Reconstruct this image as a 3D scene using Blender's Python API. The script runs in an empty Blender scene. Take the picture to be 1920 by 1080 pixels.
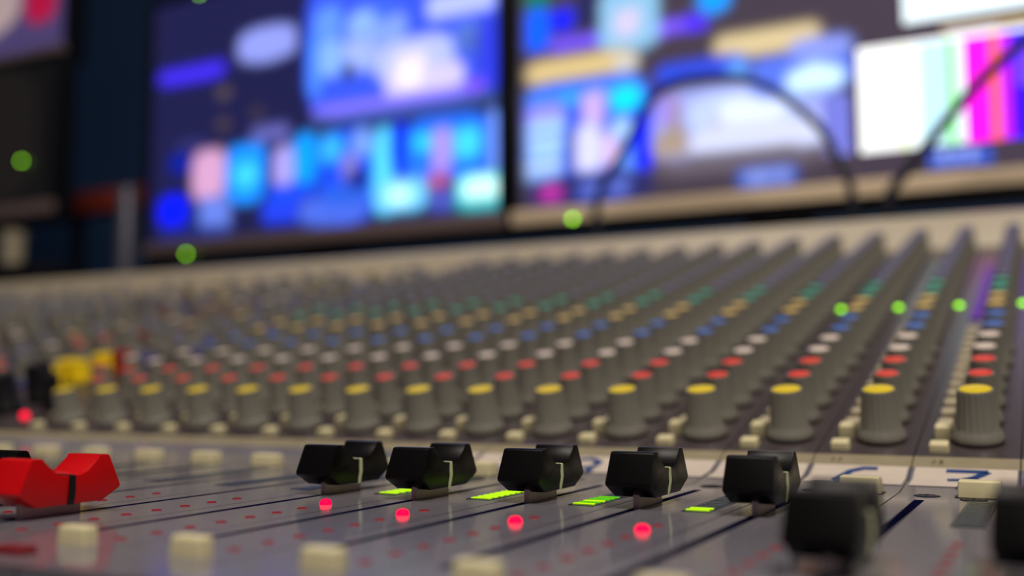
import bpy, bmesh, math, random
import numpy as np
from mathutils import Matrix, Vector

U = 0.03            # metres per channel width; every length below is in channel widths
C = bpy.context.scene.collection

# ------------------------------------------------------------------ camera
F_PX = 1943.1
yaw, pitch, roll = 0.48390, 0.09095, -0.00354
cam_pos = Vector((0.7562, -12.0842, 1.0369))
cy, sy, cp, sp = math.cos(yaw), math.sin(yaw), math.cos(pitch), math.sin(pitch)
fw = Vector((-sy * cp, cy * cp, sp)); rt = Vector((cy, sy, 0)); up = rt.cross(fw)
cr, sr = math.cos(roll), math.sin(roll)
R_, U_ = rt * cr + up * sr, up * cr - rt * sr
cam_data = bpy.data.cameras.new('camera')
cam = bpy.data.objects.new('camera', cam_data); C.objects.link(cam)
m = Matrix((R_, U_, -fw)).transposed().to_4x4()
m.translation = cam_pos * U
cam.matrix_world = m
cam_data.sensor_width = 36.0
cam_data.lens = F_PX / 1920 * 36
cam_data.clip_start = 0.005
cam_data.clip_end = 50
cam_data.dof.use_dof = True
cam_data.dof.focus_distance = 9.0 * U
cam_data.dof.aperture_fstop = 5.5
cam_data.dof.aperture_blades = 0
bpy.context.scene.camera = cam

# ------------------------------------------------------------------ light and exposure
sc = bpy.context.scene
sc.view_settings.view_transform = 'Standard'
sc.view_settings.look = 'None'
sc.view_settings.gamma = 1
sc.view_settings.exposure = 0.0
sc.view_settings.use_curve_mapping = False
world = bpy.data.worlds.new('world'); sc.world = world; world.use_nodes = True
bgn = world.node_tree.nodes['Background']
bgn.inputs[0].default_value = (0.32, 0.33, 0.60, 1); bgn.inputs[1].default_value = 0.068

def area(name, loc, aim, size, power, col):
    l = bpy.data.lights.new(name, 'AREA'); l.shape = 'DISK'; l.size = size * U
    l.energy = power; l.color = col
    o = bpy.data.objects.new(name, l); C.objects.link(o)
    o.location = Vector(loc) * U
    o.rotation_euler = (Vector(aim) - Vector(loc)).to_track_quat('-Z', 'Y').to_euler()
    return o
area('ceiling_lamp', (16, -24, 48), (-3, 3, 1), 16, 21, (1.0, 0.90, 0.78))
area('ceiling_lamp_far', (-16, -14, 66), (-12, 18, 5), 20, 12, (1.0, 0.88, 0.78))

# ------------------------------------------------------------------ materials
def lin(c):
    return tuple((v / 255 / 12.92 if v / 255 <= 0.04045 else ((v / 255 + 0.055) / 1.055) ** 2.4) for v in c)

def mat(name, rgb, rough=0.5, metal=0.0, spec=0.5, emit=None, strength=1.0, noise=0.0, nscale=300.0, coat=0.0, rnoise=0.0):
    M = bpy.data.materials.new(name); M.use_nodes = True
    nt = M.node_tree; b = nt.nodes['Principled BSDF']
    col = lin(rgb) + (1,)
    b.inputs['Base Color'].default_value = col
    b.inputs['Roughness'].default_value = rough
    b.inputs['Metallic'].default_value = metal
    b.inputs['Specular IOR Level'].default_value = spec
    b.inputs['Coat Weight'].default_value = coat
    if noise or rnoise:
        tc = nt.nodes.new('ShaderNodeTexCoord'); n = nt.nodes.new('ShaderNodeTexNoise')
        n.inputs['Scale'].default_value = nscale; n.inputs['Detail'].default_value = 4
        nt.links.new(tc.outputs['Object'], n.inputs['Vector'])
        if noise:
            r = nt.nodes.new('ShaderNodeValToRGB')
            r.color_ramp.elements[0].position = 0.3; r.color_ramp.elements[1].position = 0.7
            r.color_ramp.elements[0].color = tuple(v * (1 - noise) for v in col[:3]) + (1,)
            r.color_ramp.elements[1].color = tuple(min(1, v * (1 + noise)) for v in col[:3]) + (1,)
            nt.links.new(n.outputs['Fac'], r.inputs['Fac']); nt.links.new(r.outputs['Color'], b.inputs['Base Color'])
        if rnoise:
            mr = nt.nodes.new('ShaderNodeMapRange')
            mr.inputs['To Min'].default_value = max(0.02, rough - rnoise); mr.inputs['To Max'].default_value = rough + rnoise
            nt.links.new(n.outputs['Fac'], mr.inputs['Value']); nt.links.new(mr.outputs['Result'], b.inputs['Roughness'])
    if emit:
        b.inputs['Emission Color'].default_value = lin(emit) + (1,)
        b.inputs['Emission Strength'].default_value = strength
    return M

MT = {
 'fader_plate': mat('grey_lacquered_metal', (120, 117, 126), 0.13, spec=0.7, noise=0.06, nscale=420, rnoise=0.03),
 'ramp_plate': mat('taupe_metal', (148, 138, 112), 0.45, noise=0.05),
 'knob_plate': mat('charcoal_metal', (68, 60, 62), 0.32, noise=0.08, rnoise=0.06),
 'slot_wall': mat('slot_wall_blue_reflection', (30, 33, 92), 0.35, metal=0.4),  # blue reflection inside the slots is painted into this wall colour
 'dark': mat('slot_black', (8, 8, 10), 0.6),
 'tape': mat('white_tape', (205, 192, 178), 0.6, noise=0.05, nscale=150),
 'ink': mat('blue_ink', (22, 60, 120), 0.6),
 'print': mat('grey_print', (74, 66, 58), 0.6),
 'knob': mat('knob_grey', (128, 125, 115), 0.36, noise=0.04),
 'knob_line': mat('knob_pointer_white', (205, 200, 180), 0.5),
 'yellow': mat('cap_yellow', (232, 205, 12), 0.45),
 'red': mat('cap_red', (230, 66, 44), 0.45),
 'white': mat('cap_white', (228, 212, 200), 0.45),
 'blue': mat('cap_blue', (62, 114, 205), 0.45),
 'ochre': mat('cap_ochre', (226, 194, 108), 0.45),
 'teal': mat("cap_teal", (20, 176, 150), 0.45),
 'slate': mat('cap_slate', (104, 104, 156), 0.45),
 'olive': mat('cap_olive', (120, 116, 66), 0.45),
 'dark_red': mat('cap_dark_red', (150, 22, 22), 0.45),
 'bright_yellow': mat('all_yellow_plastic', (250, 214, 6), 0.35),
 'black_knob': mat('black_knob_plastic', (14, 12, 14), 0.4),
 'ivory': mat('ivory_button', (222, 212, 168), 0.45),
 'ivory_dim': mat('ivory_button_tan', (184, 172, 142), 0.45),  # duller tan ivory for the rearward small buttons
 'red_reflection': mat('red_reflection', (120, 26, 32), 0.5),
 'purple': mat('purple_reflection', (96, 40, 170), 0.5),
 'black_cap': mat('fader_black', (11, 10, 9), 0.32, rnoise=0.06, nscale=120, spec=0.22),
 'red_cap': mat('fader_red', (205, 8, 12), 0.3),
 'line_cream': mat('fader_line_cream', (212, 218, 172), 0.5),
 'line_black': mat('fader_line_black', (10, 8, 8), 0.5),
 'lever': mat('lever_steel', (206, 184, 180), 0.4, metal=0.2),
 'led_off': mat('led_red_dark', (130, 8, 20), 0.6, spec=0.2),
 'led_red': mat('led_red_lit', (60, 0, 8), 0.7, spec=0.1, emit=(255, 0, 56), strength=2.2),
 'led_green': mat('led_green_lit', (30, 60, 0), 0.5, emit=(136, 225, 0), strength=4.5),
 'power_green': mat('power_led_green', (60, 160, 10), 0.3, emit=(150, 235, 30), strength=7.0),
 'meter_glass': mat('meter_window', (22, 26, 30), 0.25),
 'meter_off': mat('meter_bar_dark', (62, 74, 70), 0.3),
 'meter_green': mat('meter_bar_green', (40, 60, 5), 0.6, spec=0.1, emit=(200, 255, 0), strength=1.05),
 'meter_mid': mat('meter_bar_mid', (30, 60, 5), 0.6, spec=0.1, emit=(110, 220, 0), strength=0.75),
 'screw': mat('screw_dark_steel', (60, 56, 56), 0.35, metal=0.8),
 'rim': mat('beige_console_rim', (184, 172, 148), 0.4, noise=0.04),
 'frame': mat('console_black', (14, 15, 22), 0.5),
 'armrest': mat('armrest_vinyl', (20, 20, 34), 0.55, noise=0.1),
 'bezel_dark': mat('grey_bezel', (112, 96, 94), 0.35, noise=0.03),
 'bezel': mat('silver_bezel', (226, 204, 172), 0.35, noise=0.03),
 'casing': mat('monitor_black', (12, 12, 16), 0.4),
 'cable': mat('cable_rubber', (14, 16, 30), 0.5),
 'wall': mat('wall_teal', (18, 54, 92), 0.8, noise=0.1, nscale=3),
 'floor': mat('floor_carpet', (30, 30, 36), 0.9, noise=0.2, nscale=60),
 'shelf': mat('shelf_black', (13, 14, 20), 0.5),
 'rust': mat('red_brown_wood', (130, 48, 38), 0.5, noise=0.15, nscale=20),
 'post': mat('brushed_post', (84, 84, 100), 0.4, metal=0.3),
 'cup': mat('cup_card', (176, 166, 140), 0.6),
}

# ------------------------------------------------------------------ mesh helpers
class MB:
    """collects faces with material keys, lengths in channel widths"""
    def __init__(s): s.v, s.f, s.k = [], [], []
    def quad(s, pts, k):
        b = len(s.v); s.v += [tuple(p) for p in pts]; s.f.append(tuple(range(b, b + len(pts)))); s.k.append(k)
    def box(s, a, b, k, taper=0.0, tz=None):
        (x0, y0, z0), (x1, y1, z1) = a, b; i = len(s.v); t = taper
        s.v += [(x0, y0, z0), (x1, y0, z0), (x1, y1, z0), (x0, y1, z0), (x0 + t, y0 + t, z1), (x1 - t, y0 + t, z1), (x1 - t, y1 - t, z1), (x0 + t, y1 - t, z1)]
        for q in ((3, 2, 1, 0), (4, 5, 6, 7), (0, 1, 5, 4), (1, 2, 6, 5), (2, 3, 7, 6), (3, 0, 4, 7)):
            s.f.append(tuple(i + j for j in q)); s.k.append(k)
    def lathe(s, prof, n, k, axis='z', origin=(0, 0, 0), close=True, ks=None):
        i = len(s.v); ox, oy, oz = origin
        for r, h in prof:
            for j in range(n):
                a = 2 * math.pi * j / n; c_, s_ = r * math.cos(a), r * math.sin(a)
                s.v.append((ox + c_, oy + s_, oz + h) if axis == 'z' else (ox + c_, oy - h, oz + s_))
        for p in range(len(prof) - 1):
            for j in range(n):
                a, b = i + p * n + j, i + p * n + (j + 1) % n
                s.f.append((a, b, b + n, a + n)); s.k.append(ks[p] if ks else k)
        if close:
            s.f.append(tuple(i + (len(prof) - 1) * n + j for j in range(n))); s.k.append(ks[-1] if ks else k)
            s.f.append(tuple(i + j for j in reversed(range(n)))); s.k.append(ks[0] if ks else k)
    def tube(s, pts, r, n, k):
        P = [Vector(p) for p in pts]; i = len(s.v); prev = None
        for q, p in enumerate(P):
            t = (P[min(q + 1, len(P) - 1)] - P[max(q - 1, 0)]).normalized()
            a = (prev - t * prev.dot(t)).normalized() if prev else t.orthogonal().normalized()
            prev = a; b = t.cross(a)
            for j in range(n):
                g = 2 * math.pi * j / n; s.v.append(tuple(p + (a * math.cos(g) + b * math.sin(g)) * r))
        for q in range(len(P) - 1):
            for j in range(n):
                a, b = i + q * n + j, i + q * n + (j + 1) % n
                s.f.append((a, b, b + n, a + n)); s.k.append(k)
        s.f.append(tuple(i + j for j in reversed(range(n)))); s.k.append(k)
        s.f.append(tuple(i + (len(P) - 1) * n + j for j in range(n))); s.k.append(k)
    def mesh(s, name, bevel=0.0, smooth=35, seg=2):
        me = bpy.data.meshes.new(name)
        me.from_pydata([(x * U, y * U, z * U) for x, y, z in s.v], [], s.f)
        keys = []
        for k in s.k:
            if k not in keys: keys.append(k)
        for k in keys: me.materials.append(MT[k])
        for p, k in zip(me.polygons, s.k): p.material_index = keys.index(k)
        bm = bmesh.new(); bm.from_mesh(me)
        bmesh.ops.remove_doubles(bm, verts=bm.verts, dist=1e-7)
        bmesh.ops.recalc_face_normals(bm, faces=bm.faces)
        if bevel:
            ed = [e for e in bm.edges if len(e.link_faces) == 2 and e.calc_face_angle(0) > math.radians(22)]
            bmesh.ops.bevel(bm, geom=ed, offset=bevel * U, segments=seg, affect='EDGES', profile=0.6)
        bm.to_mesh(me); bm.free()
        for p in me.polygons: p.use_smooth = True
        me.set_sharp_from_angle(angle=math.radians(smooth))
        return me

def put(name, me, parent=None, loc=(0, 0, 0), tilt=0.0, label=None):
    o = bpy.data.objects.new(name, me); C.objects.link(o)
    o.location = Vector(loc) * U; o.rotation_euler = (tilt, 0, 0)
    if parent: o.parent = parent
    if label: o['label'] = label
    return o

def thing(name, label, cat, loc=(0, 0, 0), group=None):
    o = bpy.data.objects.new(name, None); C.objects.link(o); o.empty_display_size = 0.01
    o.location = Vector(loc) * U; o['label'] = label; o['category'] = cat
    if group: o['group'] = group
    return o

def tag(o, label, cat, group=None):
    o['label'] = label; o['category'] = cat
    if group: o['group'] = group
    return o
def struct(o): o['kind'] = 'structure'; return o

# ------------------------------------------------------------------ the room
TOPY = 48
b = MB(); b.box((-140, TOPY, -26), (70, TOPY + 3, 75), 'wall'); struct(put('wall_back', b.mesh('wall_back')))
b = MB(); b.box((-143, -60, -26), (-140, TOPY + 3, 75), 'wall'); struct(put('wall_left', b.mesh('wall_left')))
b = MB(); b.box((-143, -60, -28), (70, TOPY + 3, -26), 'floor'); struct(put('floor', b.mesh('floor')))

SCREEN_A = [(-35.29, 14.61, -31.22, 15.33, (60, 40, 230)), (-30.49, 14.93, -27.31, 16.38, (135, 145, 225)), (-31.64, 13.57, -30.94, 14.07, (90, 75, 70)), (-31.6, 12.18, -30.9, 12.62, (75, 62, 62)), (-29.7, 12.42, -29.03, 12.86, (62, 52, 62)), (-29.68, 11.28, -27.55, 12.03, (90, 90, 165)), (-34.07, 11.43, -32.28, 11.94, (45, 45, 105)), (-26.75, 11.58, -17.26, 18.61, (50, 80, 225)), (-26.29, 15.28, -24.88, 16.66, (90, 140, 255)), (-24.62, 14.55, -21.71, 15.92, (120, 150, 240)), (-23.55, 15.73, -22.23, 16.41, (60, 100, 230)), (-24.88, 13.69, -23.26, 15.05, (150, 170, 240)), (-23.27, 13.13, -19.48, 14.69, (170, 180, 245)), (-22.22, 13.1, -20.7, 14.19, (215, 205, 245)), (-22.73, 12.33, -19.0, 13.5, (200, 190, 240)), (-20.72, 15.25, -17.59, 16.34, (170, 180, 255)), (-19.48, 13.8, -18.29, 14.94, (80, 110, 200)), (-18.41, 12.21, -17.37, 15.08, (50, 60, 190)), (-24.86, 13.64, -24.45, 14.19, (50, 70, 110)), (-26.56, 12.94, -25.94, 15.78, (70, 130, 250)), (-25.98, 13.7, -24.86, 15.34, (125, 170, 255)), (-24.48, 15.36, -23.27, 16.23, (130, 170, 255)), (-18.96, 13.71, -18.41, 14.43, (60, 85, 160)), (-24.73, 13.43, -24.26, 14.13, (38, 50, 90)), (-18.18, 11.98, -17.26, 14.83, (40, 55, 215)), (-22.09, 12.7, -20.95, 13.74, (235, 225, 250)), (-26.27, 12.07, -18.18, 12.53, (135, 115, 255)), (-18.95, 12.15, -18.18, 12.64, (120, 60, 230)), (-26.49, 11.59, -17.37, 12.06, (55, 75, 130)), (-34.44, 10.45, -33.11, 11.32, (0, 25, 150)), (-33.01, 9.08, -31.12, 11.34, (200, 150, 190)), (-32.62, 7.64, -30.77, 9.26, (95, 120, 215)), (-31.03, 8.81, -28.86, 11.36, (20, 140, 255)), (-30.55, 9.55, -29.32, 10.48, (60, 200, 255)), (-35.07, 8.11, -33.29, 9.42, (0, 20, 255)), (-34.91, 7.47, -30.92, 7.99, (30, 35, 110)), (-33.16, 7.94, -32.58, 8.94, (20, 40, 110)), (-28.77, 8.88, -28.37, 11.11, (10, 10, 110)), (-28.41, 9.24, -27.22, 11.0, (160, 150, 225)), (-27.32, 9.25, -26.1, 11.41, (0, 150, 255)), (-29.01, 7.75, -26.97, 8.82, (30, 60, 225)), (-28.73, 8.65, -26.15, 9.33, (20, 70, 230)), (-26.0, 7.57, -23.19, 11.32, (20, 70, 225)), (-25.92, 10.12, -24.81, 11.25, (50, 170, 255)), (-24.29, 10.18, -23.27, 11.28, (110, 150, 230)), (-24.81, 9.27, -24.05, 10.34, (130, 120, 190)), (-26.99, 7.55, -23.45, 8.65, (70, 100, 215)), (-25.88, 8.26, -23.2, 9.0, (40, 90, 210)), (-24.53, 8.89, -23.46, 9.65, (15, 30, 110)), (-23.18, 7.72, -22.3, 11.26, (80, 205, 255)), (-22.33, 9.26, -21.63, 11.26, (0, 40, 255)), (-21.69, 8.9, -17.95, 11.34, (30, 110, 250)), (-21.24, 10.09, -20.49, 10.77, (40, 200, 255)), (-19.48, 9.65, -18.3, 10.71, (60, 205, 255)), (-20.45, 9.16, -19.59, 10.93, (165, 140, 225)), (-20.68, 8.44, -19.66, 9.23, (165, 80, 135)), (-20.56, 7.6, -19.47, 8.52, (70, 80, 180)), (-17.95, 8.92, -17.15, 11.36, (110, 150, 255)), (-23.08, 7.76, -20.73, 9.07, (110, 200, 250)), (-22.56, 8.11, -21.42, 8.77, (190, 250, 255)), (-19.28, 7.67, -17.2, 8.96, (110, 235, 250)), (-19.0, 7.94, -17.5, 8.73, (210, 255, 250)), (-17.19, 7.79, -16.93, 10.55, (0, 110, 240)), (-19.47, 7.62, -17.27, 7.95, (0, 150, 150))]
SCREEN_B = [(-16.34, 14.92, -15.34, 15.96, (0, 110, 90)), (-16.34, 13.24, -15.35, 14.93, (0, 90, 255)), (-15.3, 13.93, -14.31, 14.7, (10, 25, 240)), (-15.35, 13.11, -9.38, 13.64, (115, 80, 250)), (-10.13, 13.19, -9.38, 13.6, (55, 0, 235)), (-12.2, 13.16, -10.82, 13.52, (140, 90, 240)), (-13.41, 12.76, -11.06, 15.21, (130, 180, 215)), (-12.8, 13.36, -11.8, 14.31, (200, 190, 220)), (-9.64, 13.65, -8.57, 14.52, (0, 150, 255)), (-14.25, 13.83, -13.47, 15.57, (25, 30, 80)), (-16.35, 12.0, -12.02, 12.88, (205, 180, 125)), (-12.82, 12.03, -11.92, 12.65, (190, 190, 190)), (-9.2, 11.95, -5.58, 12.78, (205, 185, 140)), (-16.36, 8.35, -11.39, 11.9, (40, 80, 230)), (-16.36, 11.05, -11.84, 11.9, (60, 120, 240)), (-12.94, 10.67, -11.84, 11.44, (0, 220, 255)), (-14.83, 11.15, -14.3, 11.46, (0, 190, 255)), (-16.36, 10.55, -14.73, 11.15, (150, 140, 240)), (-16.32, 10.17, -14.73, 10.6, (170, 210, 250)), (-16.32, 9.67, -14.78, 10.12, (170, 210, 250)), (-16.32, 9.18, -14.83, 9.6, (160, 205, 250)), (-16.28, 8.65, -14.85, 9.11, (190, 220, 250)), (-16.33, 8.34, -14.92, 8.8, (120, 160, 230)), (-14.69, 8.44, -14.28, 10.35, (25, 30, 90)), (-14.04, 10.26, -13.16, 11.45, (195, 165, 230)), (-14.35, 8.44, -13.29, 10.3, (205, 205, 245)), (-13.27, 8.57, -12.71, 9.88, (220, 185, 220)), (-12.96, 9.66, -12.16, 10.33, (160, 200, 240)), (-12.66, 8.31, -11.98, 9.43, (90, 140, 225)), (-12.14, 8.38, -11.39, 10.42, (0, 20, 250)), (-16.37, 7.41, -11.4, 8.44, (35, 35, 90)), (-15.78, 7.61, -14.86, 8.15, (185, 45, 160)), (-14.33, 7.52, -12.29, 8.25, (60, 75, 165)), (-14.01, 7.82, -13.5, 8.12, (100, 120, 210)), (-12.98, 7.76, -12.44, 8.08, (100, 120, 210)), (-11.32, 11.28, -8.04, 12.03, (40, 70, 215)), (-8.76, 11.18, -8.04, 11.84, (90, 150, 230)), (-11.34, 8.35, -5.35, 11.08, (150, 160, 225)), (-11.24, 9.83, -10.39, 10.97, (150, 130, 225)), (-11.26, 8.96, -10.12, 9.84, (150, 140, 140)), (-10.09, 9.43, -6.33, 10.73, (180, 195, 240)), (-8.97, 9.58, -6.85, 10.48, (215, 225, 250)), (-10.11, 8.54, -5.51, 9.61, (200, 205, 235)), (-10.7, 8.9, -10.47, 10.9, (150, 128, 105)), (-9.26, 9.57, -8.99, 9.88, (180, 160, 110)), (-11.37, 8.78, -10.13, 9.44, (160, 140, 125)), (-7.94, 10.35, -4.66, 11.81, (80, 110, 225)), (-6.6, 11.52, -4.67, 12.18, (130, 145, 230)), (-6.71, 10.44, -4.96, 11.26, (205, 240, 255)), (-5.63, 8.28, -4.7, 10.22, (110, 115, 205)), (-11.38, 8.09, -5.36, 8.72, (95, 85, 95)), (-8.48, 7.51, -6.47, 8.06, (60, 90, 190)), (-8.21, 7.66, -7.77, 7.99, (150, 165, 230)), (-7.68, 7.65, -7.25, 7.98, (150, 165, 230)), (-7.15, 7.64, -6.73, 7.96, (150, 165, 230)), (-3.04, 12.17, 1.32, 14.34, (235, 250, 255)), (-1.96, 11.82, 1.3, 11.91, (215, 190, 135)), (-2.57, 7.48, -0.7, 8.1, (50, 75, 170)), (-2.26, 7.67, -1.93, 8.04, (125, 145, 225)), (-1.84, 7.66, -1.51, 8.02, (125, 145, 225)), (-1.42, 7.65, -1.07, 8.01, (125, 145, 225)), (-0.85, 8.02, 1.13, 8.11, (110, 95, 90)), (-1.82, 11.46, -0.42, 11.69, (150, 150, 200)), (-4.48, 8.27, 1.14, 11.54, (255, 255, 255)), (-3.24, 8.27, 1.14, 11.52, (232, 246, 150)), (-3.05, 8.27, 1.14, 11.51, (245, 255, 255)), (-2.7, 8.27, 1.14, 11.51, (190, 235, 250)), (-2.0, 8.27, 1.14, 11.5, (190, 250, 200)), (-1.87, 8.27, 1.14, 11.49, (70, 225, 95)), (-1.62, 8.27, 1.14, 11.49, (225, 250, 245)), (-1.45, 8.27, 1.14, 11.49, (255, 10, 230)), (-0.71, 8.27, 1.14, 11.49, (250, 100, 60)), (-0.39, 8.27, 1.14, 11.48, (200, 20, 255)), (-0.18, 8.27, 1.14, 11.48, (60, 0, 255)), (0.06, 9.78, 1.21, 10.92, (110, 60, 255))]  # broad tan tiles are room lamp glare painted into the picture
# ------------------------------------------------------------------ console geometry
TILT, Z0 = 0.2516, 0.398                 # the knob panel rises from the fader panel
ct, st = math.cos(TILT), math.sin(TILT)
S_FRONT, S_BACK = -0.55, 15.35
def on_panel(x, s, h=0.0): return (x, s * ct - h * st, Z0 + s * st + h * ct)
PF = on_panel(0, S_FRONT); PB = on_panel(0, S_BACK)
X0, X1 = -0.609, 0.379                   # strip edges left and right of its knob
SLOT_X, SLOT_F, SLOT_B = -0.375, -7.0, -2.27
PROFILE = [(-8.02, 0.0), (-1.7, 0.0), (-1.05, 0.065), (-0.75, 0.165), (PF[1], PF[2]), (PB[1], PB[2])]

def face_plate_mesh(slot=True):
    b = MB()
    f, k, r = 'fader_plate', 'knob_plate', 'ramp_plate'
    def strip(xa, xb, ya, yb): b.quad([(xa, ya, 0), (xb, ya, 0), (xb, yb, 0), (xa, yb, 0)], f)
    if slot:
        sa, sb = SLOT_X - 0.042, SLOT_X + 0.042
        strip(X0, sa, -8.02, SLOT_F); strip(sa, sb, -8.02, SLOT_F); strip(sb, X1, -8.02, SLOT_F)
        strip(X0, sa, SLOT_F, SLOT_B); strip(sb, X1, SLOT_F, SLOT_B)
        strip(X0, sa, SLOT_B, -1.7); strip(sa, sb, SLOT_B, -1.7); strip(sb, X1, SLOT_B, -1.7)
        d = -0.17
        b.quad([(sa, SLOT_F, 0), (sa, SLOT_B, 0), (sa, SLOT_B, d), (sa, SLOT_F, d)], 'slot_wall')
        b.quad([(sb, SLOT_B, 0), (sb, SLOT_F, 0), (sb, SLOT_F, d), (sb, SLOT_B, d)], 'slot_wall')
        b.quad([(sa, SLOT_B, 0), (sb, SLOT_B, 0), (sb, SLOT_B, d), (sa, SLOT_B, d)], 'slot_wall')
        b.quad([(sb, SLOT_F, 0), (sa, SLOT_F, 0), (sa, SLOT_F, d), (sb, SLOT_F, d)], 'slot_wall')
        b.quad([(sa, SLOT_F, d), (sb, SLOT_F, d), (sb, SLOT_B, d), (sa, SLOT_B, d)], 'dark')
        xs = [X0, sa, sb, X1]
    else:
        strip(X0, X1, -8.02, -1.7); xs = [X0, X1]
    P = PROFILE[1:]; kk = [f, f, r, k]
    for (ya, za), (yb, zb), q in zip(P, P[1:], kk):
        for xa, xb in zip(xs, xs[1:]): b.quad([(xa, ya, za), (xb, ya, za), (xb, yb, zb), (xa, yb, zb)], q)
    for x in (X0, X1):                   # turned-down edges
        for (ya, za), (yb, zb), q in zip(PROFILE, PROFILE[1:], [f] + kk):
            b.quad([(x, ya, za), (x, yb, zb), (x, yb, zb - 0.12), (x, ya, za - 0.12)], 'dark')
    b.quad([(X0, -8.02, 0), (X1, -8.02, 0), (X1, -8.02, -0.12), (X0, -8.02, -0.12)], f)
    me = bpy.data.meshes.new('face_plate')
    return b.mesh('face_plate', smooth=12)
PLATE, PLATE_BLANK = face_plate_mesh(), face_plate_mesh(False)

def knob_mesh(rt_, rm, rs, h, n, key='knob', pointer=True):
    """fluted body that flares into a skirt; a pale pointer runs up the far side"""
    b = MB(); seg = n * 4
    rings = [(rs * 0.96, 0.015, 0), (rs, 0.03, 0), (rs, 0.055, 0), (rs * 0.97, 0.085, 0), (rm * 1.07, 0.13, 0.02), (rm, 0.17, 0.9), (rt_ * 1.01, h - 0.03, 1), (rt_ * 0.98, h - 0.01, 0.4), (rt_ * 0.94, h, 0)]
    for r, z, fl in rings:
        for j in range(seg):
            a = 2 * math.pi * j / seg
            q = r * (1 - 0.075 * fl * (0.5 + 0.5 * math.cos(a * n)))
            b.v.append((q * math.cos(a), q * math.sin(a), z))
    for p in range(len(rings) - 1):
        for j in range(seg):
            a, c = p * seg + j, p * seg + (j + 1) % seg
            b.f.append((a, c, c + seg, a + seg))
            mid = abs((j + 0.5) / seg - 0.25) * seg
            b.k.append('knob_line' if pointer and mid < 1.6 and p >= 4 else key)
    b.f.append(tuple((len(rings) - 1) * seg + j for j in range(seg))); b.k.append(key)
    b.f.append(tuple(reversed(range(seg)))); b.k.append(key)
    b.lathe([(rs * 0.8, -0.03), (rs * 0.8, 0.02)], 20, 'dark')
    return b.mesh('knob_body', smooth=40)
def cap_mesh(r, h, key):
    b = MB()
    b.lathe([(r, h - 0.012), (r, h + 0.006), (r * 0.93, h + 0.014), (r * 0.5, h + 0.022), (r * 0.05, h + 0.024)], 24, key)
    return b.mesh('cap_' + key, smooth=50)
BIG = knob_mesh(0.185, 0.215, 0.262, 0.57, 20)
SMALL = knob_mesh(0.152, 0.178, 0.215, 0.57, 16)
BIG_CAP = cap_mesh(0.162, 0.57, 'yellow')
CAPS = {k: cap_mesh(0.128, 0.57, k) for k in ('red', 'white', 'blue', 'ochre', 'teal', 'slate', 'olive', 'dark_red', 'yellow')}
BLACK_KNOB = knob_mesh(0.24, 0.27, 0.30, 0.72, 18, 'black_knob', False)
BLACK_SLIM = knob_mesh(0.16, 0.18, 0.2, 0.66, 14, 'black_knob', False)
YELLOW_KNOB = knob_mesh(0.22, 0.23, 0.24, 0.46, 16, 'bright_yellow', False)
RED_KNOB = knob_mesh(0.19, 0.21, 0.24, 0.5, 16, 'dark_red', False)

def button_mesh(w, d, h, key):
    b = MB(); b.box((-w / 2, -d / 2, -0.02), (w / 2, d / 2, h), key, 0.008); return b.mesh('button', bevel=min(0.022, h * 0.25), seg=3)
CHANNEL_BUTTON = button_mesh(0.37, 0.2, 0.155, 'ivory')
FRONT_BUTTON = button_mesh(0.26, 0.13, 0.12, 'ivory')
RED_REFLECTION_BLOCK = button_mesh(0.27, 0.14, 0.05, 'red_reflection')
SMALL_BUTTON = button_mesh(0.18, 0.19, 0.15, 'ivory')
SMALL_BUTTON_LOW = button_mesh(0.20, 0.17, 0.09, 'ivory')
SMALL_BUTTON_DIM = button_mesh(0.17, 0.18, 0.085, 'ivory_dim')

def recess_mesh():
    b = MB(); b.box((-0.205, -0.12, 0.0), (0.205, 0.12, 0.006), 'dark'); return b.mesh('button_surround')
SURROUND = recess_mesh()

def screw_mesh():
    b = MB(); b.lathe([(0.115, -0.01), (0.115, 0.004), (0.095, 0.010), (0.02, 0.012)], 24, 'screw', ks=['dark', 'dark', 'screw'])
    b.box((-0.07, -0.012, 0.010), (0.07, 0.012, 0.014), 'dark'); b.box((-0.012, -0.07, 0.010), (0.012, 0.07, 0.014), 'dark')
    return b.mesh('screw')
SCREW = screw_mesh()

def led_mesh(r, h, key):
    b = MB(); b.lathe([(r, -0.02), (r, 0.004), (r * 0.92, h * 0.6), (r * 0.6, h * 0.9), (r * 0.15, h)], 16, key); return b.mesh('led_' + key, smooth=60)
LED_OFF, LED_RED = led_mesh(0.042, 0.010, 'led_off'), led_mesh(0.053, 0.05, 'led_red')
LED_GREEN = led_mesh(0.055, 0.05, 'led_green')

def meter_mesh():
    b = MB(); b.box((-0.115, -0.86, 0.0), (0.115, 0.86, 0.005), 'meter_glass')
    for k in range(15):
        y = -0.80 + k * 0.11
        b.box((-0.095, y, 0.005), (0.085, y + 0.062, 0.008), 'meter_off')
    return b.mesh('level_meter')
def bar_mesh(key):
    b = MB(); b.box((-0.098, 0, 0.006), (0.088, 0.062, 0.012), key); return b.mesh('meter_bar')
METER, BAR, BAR_MID = meter_mesh(), bar_mesh('meter_green'), bar_mesh('meter_mid')

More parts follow.
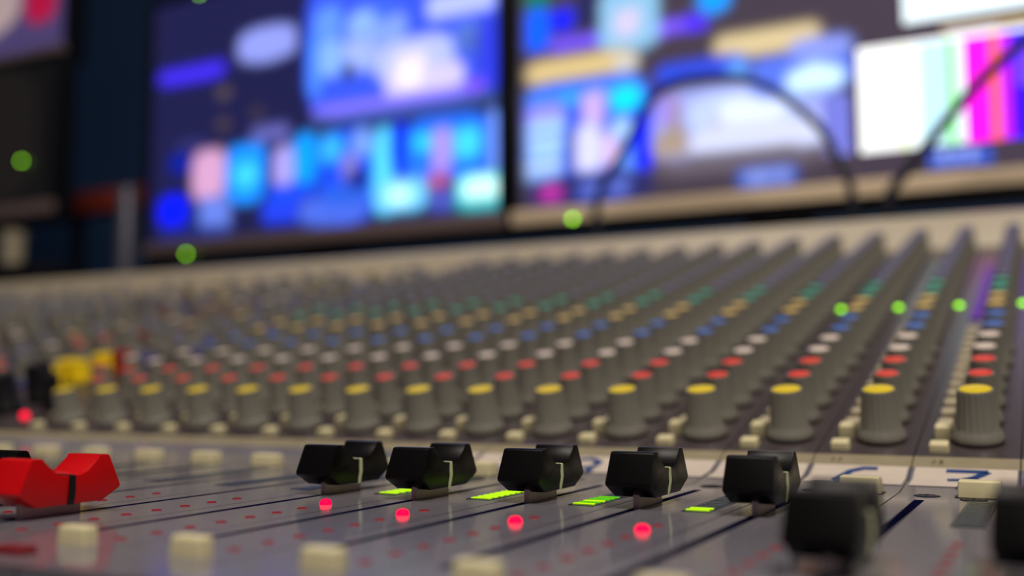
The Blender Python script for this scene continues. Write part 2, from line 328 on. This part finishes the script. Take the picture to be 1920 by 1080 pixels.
def fader_cap(key):
    half = [(-0.31, 0.09), (-0.47, 0.185), (-0.475, 0.21), (-0.37, 0.45), (-0.35, 0.462), (-0.27, 0.462), (-0.25, 0.43), (-0.15, 0.345), (-0.09, 0.318), (-0.045, 0.315)]
    def hw(z): return 0.182 + (z - 0.09) / 0.12 * 0.020 if z < 0.21 else 0.202 - (z - 0.21) / 0.25 * 0.012
    b = MB()
    prof = half + [(-y, z) for y, z in reversed(half)]
    n = len(prof)
    for sx in (-1, 1):
        b.v += [(sx * hw(z), y, z) for y, z in prof]
    for j in range(n): b.f.append((j, (j + 1) % n, n + (j + 1) % n, n + j)); b.k.append(key)
    # side walls: each lobe is a polygon above the saddle, the waist below it is shared
    # indices on one side: 0..9 front half, 10..19 rear half
    for o in (0, n):
        b.f.append(tuple(o + i for i in (0, 1, 2, 3, 4, 5, 6, 7, 8, 9))); b.k.append(key)
        b.f.append(tuple(o + i for i in (10, 11, 12, 13, 14, 15, 16, 17, 18, 19))); b.k.append(key)
        b.f.append(tuple(o + i for i in (0, 9, 10, 19))); b.k.append(key)
    return b.mesh('fader_cap', bevel=0.007, smooth=30)
CAP_BLACK, CAP_RED = fader_cap('black_cap'), fader_cap('red_cap')

def line_mesh(key, w):
    b = MB(); e = 0.005
    path = [(-0.182 - e, 0.088), (-0.202 - e, 0.205), (-0.197 - e, 0.315), (-0.189, 0.315 + e), (0.189, 0.315 + e), (0.197 + e, 0.315), (0.202 + e, 0.205), (0.182 + e, 0.088)]
    for (xa, za), (xb, zb) in zip(path, path[1:]):
        b.quad([(xa, -w, za), (xa, w, za), (xb, w, zb), (xb, -w, zb)], key)
        inx = lambda x: x - math.copysign(0.012, x)
        for y in (-w, w): b.quad([(xa, y, za), (xb, y, zb), (inx(xb), y, zb - 0.008), (inx(xa), y, za - 0.008)], key)
    return b.mesh('indicator_line', smooth=30)
LINE, LINE_BLACK = line_mesh('line_cream', 0.017), line_mesh('line_black', 0.03)
def lever_mesh():
    b = MB(); b.box((-0.026, -0.325, -0.15), (0.026, 0.235, 0.13), 'lever'); return b.mesh('fader_lever', bevel=0.006)
LEVER = lever_mesh()

def ribbon(b, pts, w, place, key='ink', lift=0.006):
    """a pen stroke of width w laid on the tape"""
    P = [Vector(p) for p in pts]
    L, R = [], []
    for i, p in enumerate(P):
        t = (P[min(i + 1, len(P) - 1)] - P[max(i - 1, 0)]); t.normalize()
        nrm = Vector((-t.y, t.x)) * w / 2
        L.append(place(p + nrm, lift)); R.append(place(p - nrm, lift))
    for i in range(len(P) - 1): b.quad([R[i], R[i + 1], L[i + 1], L[i]], key)

def ramp_point(p, lift=0.0):
    """p.x across, p.y along the slope counted back from the top edge of the tape"""
    pts = [(-1.62, 0.009), (-1.05, 0.068), (-0.755, 0.165)]
    d = -p.y
    (ya, za), (yb, zb) = pts[2], pts[1]
    L1 = math.hypot(ya - yb, za - zb)
    if d > L1:
        d -= L1; (ya, za), (yb, zb) = pts[1], pts[0]
    L1 = math.hypot(ya - yb, za - zb); t = d / L1
    sl = math.atan2(za - zb, ya - yb)
    return (p.x, ya + (yb - ya) * t - math.sin(sl) * lift, za + (zb - za) * t + math.cos(sl) * lift)

def tape_mesh():
    b = MB(); w0, w1 = -0.575, 0.36
    ds = [0.0, 0.1, 0.2, 0.308, 0.312, 0.45, 0.62]
    for a, c in zip(ds, ds[1:]):
        b.quad([ramp_point(Vector((w0, -c)), 0.004), ramp_point(Vector((w1, -c)), 0.004), ramp_point(Vector((w1, -a)), 0.004), ramp_point(Vector((w0, -a)), 0.004)], 'tape')
    return b.mesh('label_tape', smooth=50)
TAPE = tape_mesh()
DIGITS = {   # strokes in units of the digit's own height, x 0..0.7, y 0..1
 '7': [[(0, 1), (0.35, 1.0), (0.72, 1)], [(0.72, 1), (0.5, 0.75), (0.28, 0.62), (0.05, 0.60)], [(0.5, 0.75), (0.4, 0.4), (0.3, 0)]],
 '6': [[(0.66, 1.0), (0.4, 1.0), (0.18, 0.86), (0.04, 0.6), (0.0, 0.3), (0.1, 0.06), (0.35, 0.0), (0.58, 0.1), (0.64, 0.32), (0.5, 0.5), (0.25, 0.5), (0.04, 0.34)]],
 '5': [[(0.62, 1.0), (0.12, 1.0), (0.06, 0.58), (0.4, 0.6), (0.62, 0.38), (0.52, 0.08), (0.2, 0.0), (0.0, 0.1)]],
 '4': [[(0.42, 1.0), (0.02, 0.36), (0.66, 0.36)], [(0.46, 0.62), (0.44, 0.0)]],
 '3': [[(0.04, 0.94), (0.3, 1.0), (0.56, 0.88), (0.52, 0.64), (0.24, 0.53), (0.56, 0.42), (0.62, 0.16), (0.34, 0.0), (0.02, 0.08)]],
 '2': [[(0.04, 0.84), (0.3, 1.0), (0.58, 0.86), (0.54, 0.6), (0.0, 0.02), (0.66, 0.02)]],
 '1': [[(0.1, 0.76), (0.34, 1.0), (0.34, 0.0)]],
 '8': [[(0.34, 0.53), (0.06, 0.72), (0.16, 0.96), (0.46, 0.98), (0.56, 0.76), (0.34, 0.53), (0.04, 0.3), (0.12, 0.04), (0.5, 0.02), (0.62, 0.28), (0.34, 0.53)]],
}
def digit_mesh(ch, x, top, wsc, hsc, w, key='ink', place=ramp_point):
    b = MB()
    for st_ in DIGITS[ch]:
        pts = [Vector((x + px_ * wsc, top - (1 - py_) * hsc)) for px_, py_ in st_]
        fine = []
        for a, c in zip(pts, pts[1:]): fine += [a.lerp(c, t / 3) for t in range(3)]
        fine.append(pts[-1])
        ribbon(b, fine, w, place, key, 0.007)
    return b.mesh('handwritten_number', smooth=60)
def gray_point(p, lift=0.0):
    ya, za, yb, zb = PF[1], PF[2], -0.75, 0.165
    t = -p.y; sl = math.atan2(za - zb, ya - yb)
    return (p.x, ya + (yb - ya) * t - math.sin(sl) * lift, za + (zb - za) * t + math.cos(sl) * lift)

# ------------------------------------------------------------------ console frame
fr = thing('mixing_console', 'long pale rimmed mixing console chassis that carries the rows of channel strips', 'mixing console')
b = MB()
XL, XR = -52.0, 4.4
prof = [(-8.6, -0.25), (-1.7, -0.25), (PF[1], PF[2] - 0.35), (PB[1], PB[2] - 0.35), (PB[1] + 2.2, PB[2] - 0.35), (PB[1] + 2.2, -3.5), (-8.6, -2.2)]
n = len(prof)
for x in (XL, XR): b.v += [(x, y, z) for y, z in prof]
for j in range(n): b.f.append((j, (j + 1) % n, n + (j + 1) % n, n + j)); b.k.append('frame')
b.f.append(tuple(range(n))); b.k.append('frame'); b.f.append(tuple(reversed(range(n, 2 * n)))); b.k.append('frame')
put('chassis', b.mesh('chassis'), fr)
b = MB()                                   # beige rim behind the knobs
prof = [(PB[1] + 0.01, PB[2] - 0.2), (PB[1] + 0.01, PB[2] + 0.02), (PB[1] + 0.42, PB[2] + 0.86), (PB[1] + 0.62, PB[2] + 0.94), (PB[1] + 2.2, PB[2] + 0.94), (PB[1] + 2.2, PB[2] - 0.2)]
n = len(prof)
for x in (XL, XR): b.v += [(x, y, z) for y, z in prof]
for j in range(n): b.f.append((j, (j + 1) % n, n + (j + 1) % n, n + j)); b.k.append('rim')
b.f.append(tuple(range(n))); b.k.append('rim'); b.f.append(tuple(range(n, 2 * n))); b.k.append('rim')
put('rear_rim', b.mesh('rear_rim', bevel=0.05, smooth=60), fr, label='beige rear rim')
b = MB(); b.box((XL, -9.9, -1.9), (XR, -8.05, -0.20), 'armrest'); put('armrest', b.mesh('armrest', bevel=0.25, seg=4), fr, label='dark padded armrest')
for x in (XL + 2, XR - 2.5):
    b = MB(); b.box((x - 0.8, -4, -26), (x + 0.8, 12, -3.3 + 0.9), 'frame'); put('leg', b.mesh('console_leg'), fr)

# ------------------------------------------------------------------ channel strips
ROWS = [(0.70, 'red'), (1.39, 'red'), (2.05, 'white'), (2.74, 'white'), (3.42, 'blue'), (4.15, 'blue'), (4.93, 'ochre'), (5.58, 'ochre'), (6.28, 'teal'), (7.0, 'teal')]
ROWS += [(7.75 + 0.70 * k, 'slate') for k in range(11)]
JOG = {2.05: -0.02, 3.42: 0.03, 4.15: 0.03}
# strip number counted leftwards from the one marked 7: fader centre, lit red led, lit meter bars
FADERS = {-1: (-5.8, 'black'), 0: (-6.0, 'black'), 1: (-3.66, 'black'), 2: (-3.60, 'black'), 3: (-3.62, 'black'), 4: (-3.87, 'black'), 5: (-3.88, 'black'), 6: (-6.35, 'red'), 7: (-6.35, 'black')}
LIT_LED = {2: 1, 3: 1, 4: 1, 5: 0}
LIT_BARS = {2: 2, 3: 6, 4: 9, 5: 4}
DIGIT_OF = {-1: '8', 0: '7', 1: '6', 2: '5', 3: '4', 4: '3', 5: '2', 6: '1'}
XOFF = {0: -0.03, 7: 0.03, 8: 0.02}
LABELS = {
 -1: 'channel strip at the right edge of the photo, its black fader cap cut off',
 0: 'channel strip with blue handwritten 7 on its white tape',
 1: 'channel strip with blue handwritten 6 half hidden by its ivory button',
 2: 'channel strip with only two green meter bars lit, left of the strip marked 6',
 3: 'channel strip with six lit green bars, third black fader cap from the left',
 4: 'channel strip with the longest row of lit green meter bars, second black fader',
 5: 'channel strip of the leftmost of the five black fader caps in focus',
 6: 'channel strip carrying the bright red fader cap at the left edge',
 7: 'channel strip with a black fader cap peeking over the red one',
}
for n_ in range(8, 15):
    LABELS[n_] = ['', ][0]
ORD = {8: 'eighth', 9: 'ninth', 10: 'tenth', 11: 'eleventh', 12: 'twelfth', 13: 'thirteenth', 14: 'fourteenth'}
for n_ in range(8, 14): LABELS[n_] = 'blurred channel strip with the %s large yellow-topped knob left of the one marked 7' % ORD[n_]
LABELS[14] = 'blurred channel strip with the leftmost large yellow-topped knob, right of the all-yellow knobs'

def copy_tree(o, parent=None):
    c = o.copy(); C.objects.link(c); c.parent = parent
    for ch in [x for x in CHILD.get(o.name, [])]: copy_tree(ch, c)
    return c

def knob(parent, body, cap, x, s, capname='cap'):
    k = put('knob', body, parent, on_panel(x, s), TILT)
    if cap: put('knob_cap', cap, k)
    return k

def make_strip(n_):
    t = thing('channel_strip', LABELS[n_], 'channel strip', (-n_, 0, 0), 'channel strips of the mixing console')
    put('face_plate', PLATE, t)
    dx = XOFF.get(n_, 0)
    k = knob(t, BIG, BIG_CAP, dx, 0.0); k['label'] = 'large grey fluted knob with yellow top'
    for s, c in ROWS:
        knob(t, SMALL, CAPS[c], JOG.get(s, 0) + dx * 0.5, s)['label'] = 'grey knob with %s top' % {'slate': 'blue-grey', 'teal': 'green'}.get(c, c)
    put('small_button', SMALL_BUTTON_LOW, t, on_panel(-0.385, -0.33), TILT)
    put('small_button', SMALL_BUTTON, t, on_panel(-0.375, 0.10), TILT)
    for q in range(13):
        put('small_button', SMALL_BUTTON_DIM, t, on_panel(-0.385, 0.50 + q * 0.42), TILT)
    put('indicator_light', LED_GREEN if n_ <= 3 else LED_OFF, t, on_panel(0.27, 7.8), TILT, label='lit green indicator light' if n_ <= 3 else None)
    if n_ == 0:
        b = MB(); b.box((-0.10, -2.7, 0), (0.10, 2.7, 0.03), 'purple')  # flat strip paints the purple reflection of the screens
        put('reflection_strip', b.mesh('purple_reflection', bevel=0.01), t, on_panel(-0.40, 9.2), TILT, label='purple strip painted as a screen reflection')
    # fader section
    bx = 0.09 - 0.024 * max(0, n_)
    put('button_surround', SURROUND, t, (bx, -1.86, 0.001), 0.0)
    put('channel_button', CHANNEL_BUTTON, t, (bx, -1.86, 0.0), 0.0)
    put('select_button', FRONT_BUTTON, t, (0.05, -7.32, 0.0))
    if n_ in (5, 6): put('red_reflection_block', RED_REFLECTION_BLOCK, t, (0.02, -7.76, 0.0), label='low block painted as a red reflection')  # dark red block stands in for a red reflection below the ivory button
    for x, y in ((-0.34, -1.42), (-0.35, -1.92), (0.05, -2.1)):
        if n_ <= 6: put('screw', SCREW, t, (x, y, 0.012 if y > -1.6 else 0.0), 0.08 if y > -1.6 else 0)
    mt = put('level_meter', METER, t, (0.13, -3.1, 0.0))
    for q in range(LIT_BARS.get(n_, 0)):
        put('lit_bar', BAR_MID if n_ in (3,) and q in (1, 3, 4, 5) else BAR, mt, (0, -0.80 + q * 0.11, 0), label='glowing green bar')
    for q in range(8):
        lit = LIT_LED.get(n_) == q
        put('level_light', LED_RED if lit else LED_OFF, t, (0.135, -4.84 - 0.315 * q, 0), label='lit red light' if lit else None)
    if n_ <= 6:
        tp = put('label_tape', TAPE, t, label='white tape strip')
        if n_ in (0, 1):
            b = MB()
            for ch, x in (('2', -0.43), ('7' if n_ else '8', -0.36)):
                for st_ in DIGITS[ch]:
                    ribbon(b, [Vector((x + px_ * 0.055, -0.3 - (1 - py_) * 0.09 * 4)) for px_, py_ in st_], 0.014, gray_point, 'print', 0.003)
            put('printed_number', b.mesh('printed_number', smooth=60), t)
        ch = DIGIT_OF[n_]
        put('handwritten_number', digit_mesh(ch, -0.28, -0.08, 0.53, 0.60, 0.085), tp, label='blue handwritten %s' % ch)
    if n_ in FADERS:
        fy, kind = FADERS[n_]
        red = kind == 'red'
        fc = put('fader_cap', CAP_RED if red else CAP_BLACK, t, (SLOT_X - 0.02, fy, 0.0), label='bright red fader cap' if red else None)
        put('indicator_line', LINE_BLACK if red else LINE, fc, label='black centre line' if red else 'pale cream centre line')
        put('fader_lever', LEVER, fc, (0.02, -0.02, 0))
    return t
for n_ in range(-1, 15): make_strip(n_)

# master section: narrower view, seen only far out of focus at the left
rnd = random.Random(4)
def master_label(n_):
    side = n_ - 14
    words = ['first', 'second', 'third', 'fourth', 'fifth', 'sixth', 'seventh', 'eighth', 'ninth', 'tenth', 'eleventh', 'twelfth', 'thirteenth', 'fourteenth', 'fifteenth', 'sixteenth', 'seventeenth', 'eighteenth', 'nineteenth', 'twentieth', 'twenty-first', 'twenty-second']
    return {15: 'master section strip with black knobs and a lit red light at the left edge', 16: 'master section strip with a dark red knob beside the all-yellow knobs', 17: 'master section strip carrying the cluster of all-yellow knobs'}.get(n_, 'dim blurred master section strip, %s to the left of the yellow-topped channel strips' % words[side - 1])
MBTN = {k: button_mesh(0.5, 0.3, 0.14, k) for k in ('olive', 'slate', 'ivory_dim', 'dark_red')}
for n_ in range(15, 37):
    t = thing('master_strip', master_label(n_), 'channel strip', (-n_, 0, 0), 'strips of the master section')
    put('face_plate', PLATE_BLANK, t)
    if n_ == 15:
        for x, s in ((-0.3, 0.75),): put('knob', BLACK_SLIM, t, on_panel(x, s), TILT, label='tall black knob')
        put('indicator_light', led_mesh(0.07, 0.1, 'led_red'), t, on_panel(-0.42, 0.22, 0.0), TILT, label='lit red light')
    if n_ == 16:
        for x, s in ((-0.28, 0.5), (-0.28, 1.3)): put('knob', BLACK_KNOB, t, on_panel(x, s), TILT, label='tall black knob')
        put('knob', RED_KNOB, t, on_panel(-0.35, 3.35), TILT, label='dark red knob')
    if n_ == 17:
        for x, s in ((0.13, 1.95), (-0.30, 2.75), (0.13, 2.65), (0.13, 3.3)): put('knob', YELLOW_KNOB, t, on_panel(x, s), TILT, label='all-yellow knob')
    s = 4.6 if n_ in (16, 17) else 1.7
    while s < 14.9:
        if s > (n_ - 15.5) * 0.68 - 1.2:
            if 6.2 < s < 9 and n_ >= 21: c = 'olive'
            elif 6.8 < s < 8.2 and 17 <= n_ <= 20: c = 'dark_red'
            else: c = rnd.choice(['slate', 'slate', 'slate', 'ochre', 'slate', 'white'] if s > 5 else ['slate', 'red', 'slate', 'white'])
            if (int(s * 10) + n_) % 3 == 0 and c in MBTN:
                put('button', MBTN[c], t, on_panel(-0.1, s), TILT)
            else:
                knob(t, SMALL, CAPS[c], rnd.uniform(-0.15, 0.1), s)
        s += 0.70 if s < 9 else 0.95

# ------------------------------------------------------------------ desk shelf behind the console
sh = thing('equipment_desk', 'black desk behind the console that the monitors stand on', 'desk')
b = MB(); b.box((-70, 18.5, 4.6), (8, 34, 5.1), 'shelf'); put('desk_top', b.mesh('desk_top', bevel=0.06), sh)
for x in (-68, -30, 6):
    b = MB(); b.box((x - 0.5, 19.5, -26), (x + 0.5, 33, 4.6), 'shelf'); put('leg', b.mesh('desk_leg'), sh)

# ------------------------------------------------------------------ monitors
def screen_material():
    M = bpy.data.materials.new('screen_picture'); M.use_nodes = True
    nt = M.node_tree; b = nt.nodes['Principled BSDF']
    a = nt.nodes.new('ShaderNodeVertexColor'); a.layer_name = 'picture'
    b.inputs['Base Color'].default_value = (0.01, 0.01, 0.012, 1); b.inputs['Roughness'].default_value = 0.25
    nt.links.new(a.outputs['Color'], b.inputs['Emission Color']); b.inputs['Emission Strength'].default_value = 1.4
    return M
SCREEN_MAT = screen_material()
def screen_mesh(x0, x1, z0, z1, y, bg, tiles, crisp=None):
    """the lit picture: a slab with the shown windows, and any painted glare, as flat tiles on its face"""
    cell = 0.14
    nx, nz = max(8, int((x1 - x0) / cell)), max(8, int((z1 - z0) / cell))
    img = np.zeros((nz, nx, 3)); img[:] = lin(bg)
    X = x0 + (np.arange(nx) + 0.5) * (x1 - x0) / nx; Z = z0 + (np.arange(nz) + 0.5) * (z1 - z0) / nz
    for a, b_, c, d, rgb in tiles:
        a_, d_ = (X[None, :] - (a + c) / 2) / ((c - a) / 2), (Z[:, None] - (b_ + d) / 2) / ((d - b_) / 2)
        w, h = c - a, d - b_
        if crisp and a > crisp: m_ = (np.abs(a_) < 1) & (np.abs(d_) < 1)
        else: m_ = (np.abs(a_) ** 4 + np.abs(d_) ** 4) < 1
        m_ = m_.astype(float)
        if not (crisp and a > crisp):
            for ax in (0, 1):
                for _ in range(2):
                    q = np.pad(m_, 1, 'edge')
                    m_ = (q[:-2, 1:-1] + 2 * m_ + q[2:, 1:-1]) / 4 if ax == 0 else (q[1:-1, :-2] + 2 * m_ + q[1:-1, 2:]) / 4
        img = img * (1 - m_[..., None]) + np.array(lin(rgb)) * m_[..., None]
    V = [((x0 + (x1 - x0) * i / nx) * U, y * U, (z0 + (z1 - z0) * j / nz) * U) for j in range(nz + 1) for i in range(nx + 1)]
    Fc = [(j * (nx + 1) + i, j * (nx + 1) + i + 1, (j + 1) * (nx + 1) + i + 1, (j + 1) * (nx + 1) + i) for j in range(nz) for i in range(nx)]
    me = bpy.data.meshes.new('screen'); me.from_pydata(V, [], Fc)
    at = me.color_attributes.new('picture', 'FLOAT_COLOR', 'CORNER')
    flat = np.repeat(np.concatenate([img, np.ones((nz, nx, 1))], 2).reshape(-1, 4), 4, axis=0)
    at.data.foreach_set('color', flat.ravel().astype(np.float32))
    me.materials.append(SCREEN_MAT)
    return me

def monitor(label, x0, x1, z0, z1, y, bez, screen_bg, tiles, bezel_key, leds, name='monitor', group=None):
    t = thing(name, label, 'monitor', ((x0 + x1) / 2, y + 1.2, 5.1), group)
    L = Vector(((x0 + x1) / 2, y + 1.2, 5.1))
    def loc(me, nm, lab=None, par=t): o = put(nm, me, par, -L if par is t else (0, 0, 0)); (lab and o.__setitem__('label', lab)); return o
    b = MB(); b.box((x0, y + 0.05, z0), (x1, y + 1.1, z1), 'casing'); loc(b.mesh('casing', bevel=0.12), 'casing')
    b = MB(); s = 0.34                        # bezel ring
    b.box((x0 + 0.02, y - 0.1, z0 + 0.40), (x1 - 0.02, y + 0.05, z0 + 0.32 + bez), bezel_key)
    loc(b.mesh('lower_bezel', bevel=0.03), 'lower_bezel')
    b = MB(); zt = z0 + 0.32 + bez
    b.box((x0 + 0.02, y - 0.1, zt), (x0 + s, y + 0.05, z1 - 0.02), 'casing')
    b.box((x1 - s, y - 0.1, zt), (x1 - 0.02, y + 0.05, z1 - 0.02), 'casing')
    b.box((x0 + s, y - 0.1, z1 - s), (x1 - s, y + 0.05, z1 - 0.02), 'casing')
    loc(b.mesh('bezel', bevel=0.03), 'bezel')
    loc(screen_mesh(x0 + s, x1 - s, zt, z1 - s, y + 0.03, screen_bg, tiles, -6.4), 'screen')
    b = MB(); xm = (x0 + x1) / 2; w = min(3.2, (x1 - x0) / 3)
    b.box((xm - w * 0.35, y + 1.1, 5.3), (xm + w * 0.35, y + 1.7, (z0 + z1) / 2), 'casing')
    b.box((xm - w, y - 0.6, 5.1), (xm + w, y + 3.2, 5.35), 'casing'); loc(b.mesh('stand', bevel=0.05), 'stand')
    for lx, lz in leds:
        b = MB(); b.lathe([(0.075, 0), (0.075, 0.05), (0.03, 0.09)], 12, 'power_green', 'y', (lx, y - 0.1, lz)); loc(b.mesh('power_light'), 'power_light', 'green power light')
    return t
YS = 21.6
monitor('wide monitor on the left with blue video windows and faces on a navy ground', -35.9, -17.15, 6.42, 18.75, YS, 0.62, (24, 24, 66), SCREEN_A, 'bezel_dark', [(-33.15, 6.75), (-32.75, 18.55)])
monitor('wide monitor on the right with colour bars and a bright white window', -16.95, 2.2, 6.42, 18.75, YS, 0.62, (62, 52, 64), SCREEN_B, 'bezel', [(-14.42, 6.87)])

# far left: two smaller screens, one above the other on a stand
monitor('dark switched-off monitor at the left edge with a pale lower bezel', -58, -42.0, 8.95, 17.4, YS, 0.7, (10, 9, 8), [(-58, 10, -43.6, 17.2, (20, 17, 15))], 'bezel_dark', [(-44.4, 12.1)])
pm = thing('preview_monitor', 'pink and red lit screen at the top left corner above the dark monitor', 'monitor', (-50, YS + 1, 17.4))
b = MB(); b.box((-8, 0, 0.05), (7.2, 1.2, 8.4), 'casing'); put('casing', b.mesh('casing2', bevel=0.1), pm)
b = MB(); b.box((-8, -0.15, 0.1), (7.1, 0, 0.8), 'bezel_dark'); put('lower_bezel', b.mesh('bezel2', bevel=0.03), pm)
put('screen', screen_mesh(-7.7, 6.9, 0.8, 8.1, -0.03, (62, 52, 92), [(-7.7, 1.9, 3.6, 8.0, (150, 130, 130)), (3.9, 2.2, 6.4, 8.3, (150, 12, 52))]), pm)

# small things between console and left monitor
b = MB(); b.lathe([(0.45, 0), (0.5, 0.05), (0.58, 1.6), (0.62, 1.7), (0.55, 1.7)], 24, 'cup')
cup = tag(put('cup', b.mesh('cup', smooth=40), None, (-44.65, 21.4, 5.1 + 1.75)), 'pale cup standing under the dark monitor at the left edge', 'cup')
b = MB(); b.box((-46.5, 20.6, 5.1), (-41.6, 22.4, 6.85), 'shelf')
tag(put('equipment_box', b.mesh('equipment_box', bevel=0.06)), 'low black box that the pale cup stands on', 'box')
b = MB(); b.box((-48.5, 27.2, 10.5), (-41.2, 28.6, 11.7), 'rust')
rb = thing('wall_shelf', 'reddish brown shelf board behind the grey post', 'shelf', (-40, 28, 10.2))
put('board', b.mesh('board', bevel=0.03), rb, (40, -28, -10.2))
for x in (-48, -41.6):
    b = MB(); b.box((x - 0.2, 27.6, 5.1), (x + 0.2, 28.3, 10.5), 'shelf'); put('bracket', b.mesh('bracket'), rb, (40, -28, -10.2))
b = MB(); b.lathe([(1.2, 0), (1.2, 0.25), (0.5, 0.3), (0.48, 5.2), (0.40, 5.35)], 24, 'post')
tag(put('metal_post', b.mesh('metal_post', smooth=40), None, (-38.6, 23.0, 5.1)), 'upright grey metal post left of the left wide monitor', 'post')

# cables arching in front of the screens
def smooth_path(pts, n=6):
    P = [Vector(p) for p in pts]; out = []
    for i in range(len(P) - 1):
        p0, p1, p2, p3 = P[max(i - 1, 0)], P[i], P[i + 1], P[min(i + 2, len(P) - 1)]
        for k in range(n):
            t = k / n
            out.append(0.5 * ((2 * p1) + (p2 - p0) * t + (2 * p0 - 5 * p1 + 4 * p2 - p3) * t * t + (3 * p1 - p0 - 3 * p2 + p3) * t ** 3))
    out.append(P[-1]); return out
CA = [(-4.0, 18.2, 4.6 + 0.2), (-4.17, 18, 5.755), (-4.256, 18.0, 6.678), (-4.53, 18.0, 7.321), (-4.906, 18.0, 8.138), (-5.564, 18.0, 8.926), (-6.475, 18.0, 9.719), (-7.427, 18.0, 10.113), (-8.581, 18.0, 10.293), (-9.522, 18.0, 10.191), (-10.229, 18.0, 9.693), (-10.868, 18.0, 8.577), (-11.604, 18.0, 7.543), (-11.979, 18.0, 6.806), (-12.023, 18.0, 6.209), (-12.0, 18.0, 5.0)]
CB = [(-3.5, 18.2, 4.8), (-3.244, 18.0, 5.682), (-3.153, 18.0, 6.274), (-2.714, 18.0, 6.832), (-2.137, 18.0, 7.517), (-1.288, 18.0, 8.528), (-0.463, 18.0, 9.371), (0.402, 18.0, 10.041), (1.368, 18.0, 10.674), (3.0, 18.2, 10.4), (3.9, 18.2, 8.0), (4.0, 18.2, 4.8)]
b = MB(); b.tube(smooth_path(CA), 0.13, 10, 'cable'); tag(put('cable', b.mesh('cable', smooth=80)), 'black cable arching over the middle of the right monitor picture', 'cable', 'cables in front of the monitors')
b = MB(); b.tube(smooth_path(CB), 0.15, 10, 'cable'); tag(put('cable', b.mesh('cable', smooth=80)), 'black cable crossing the colour bars of the right monitor', 'cable', 'cables in front of the monitors')
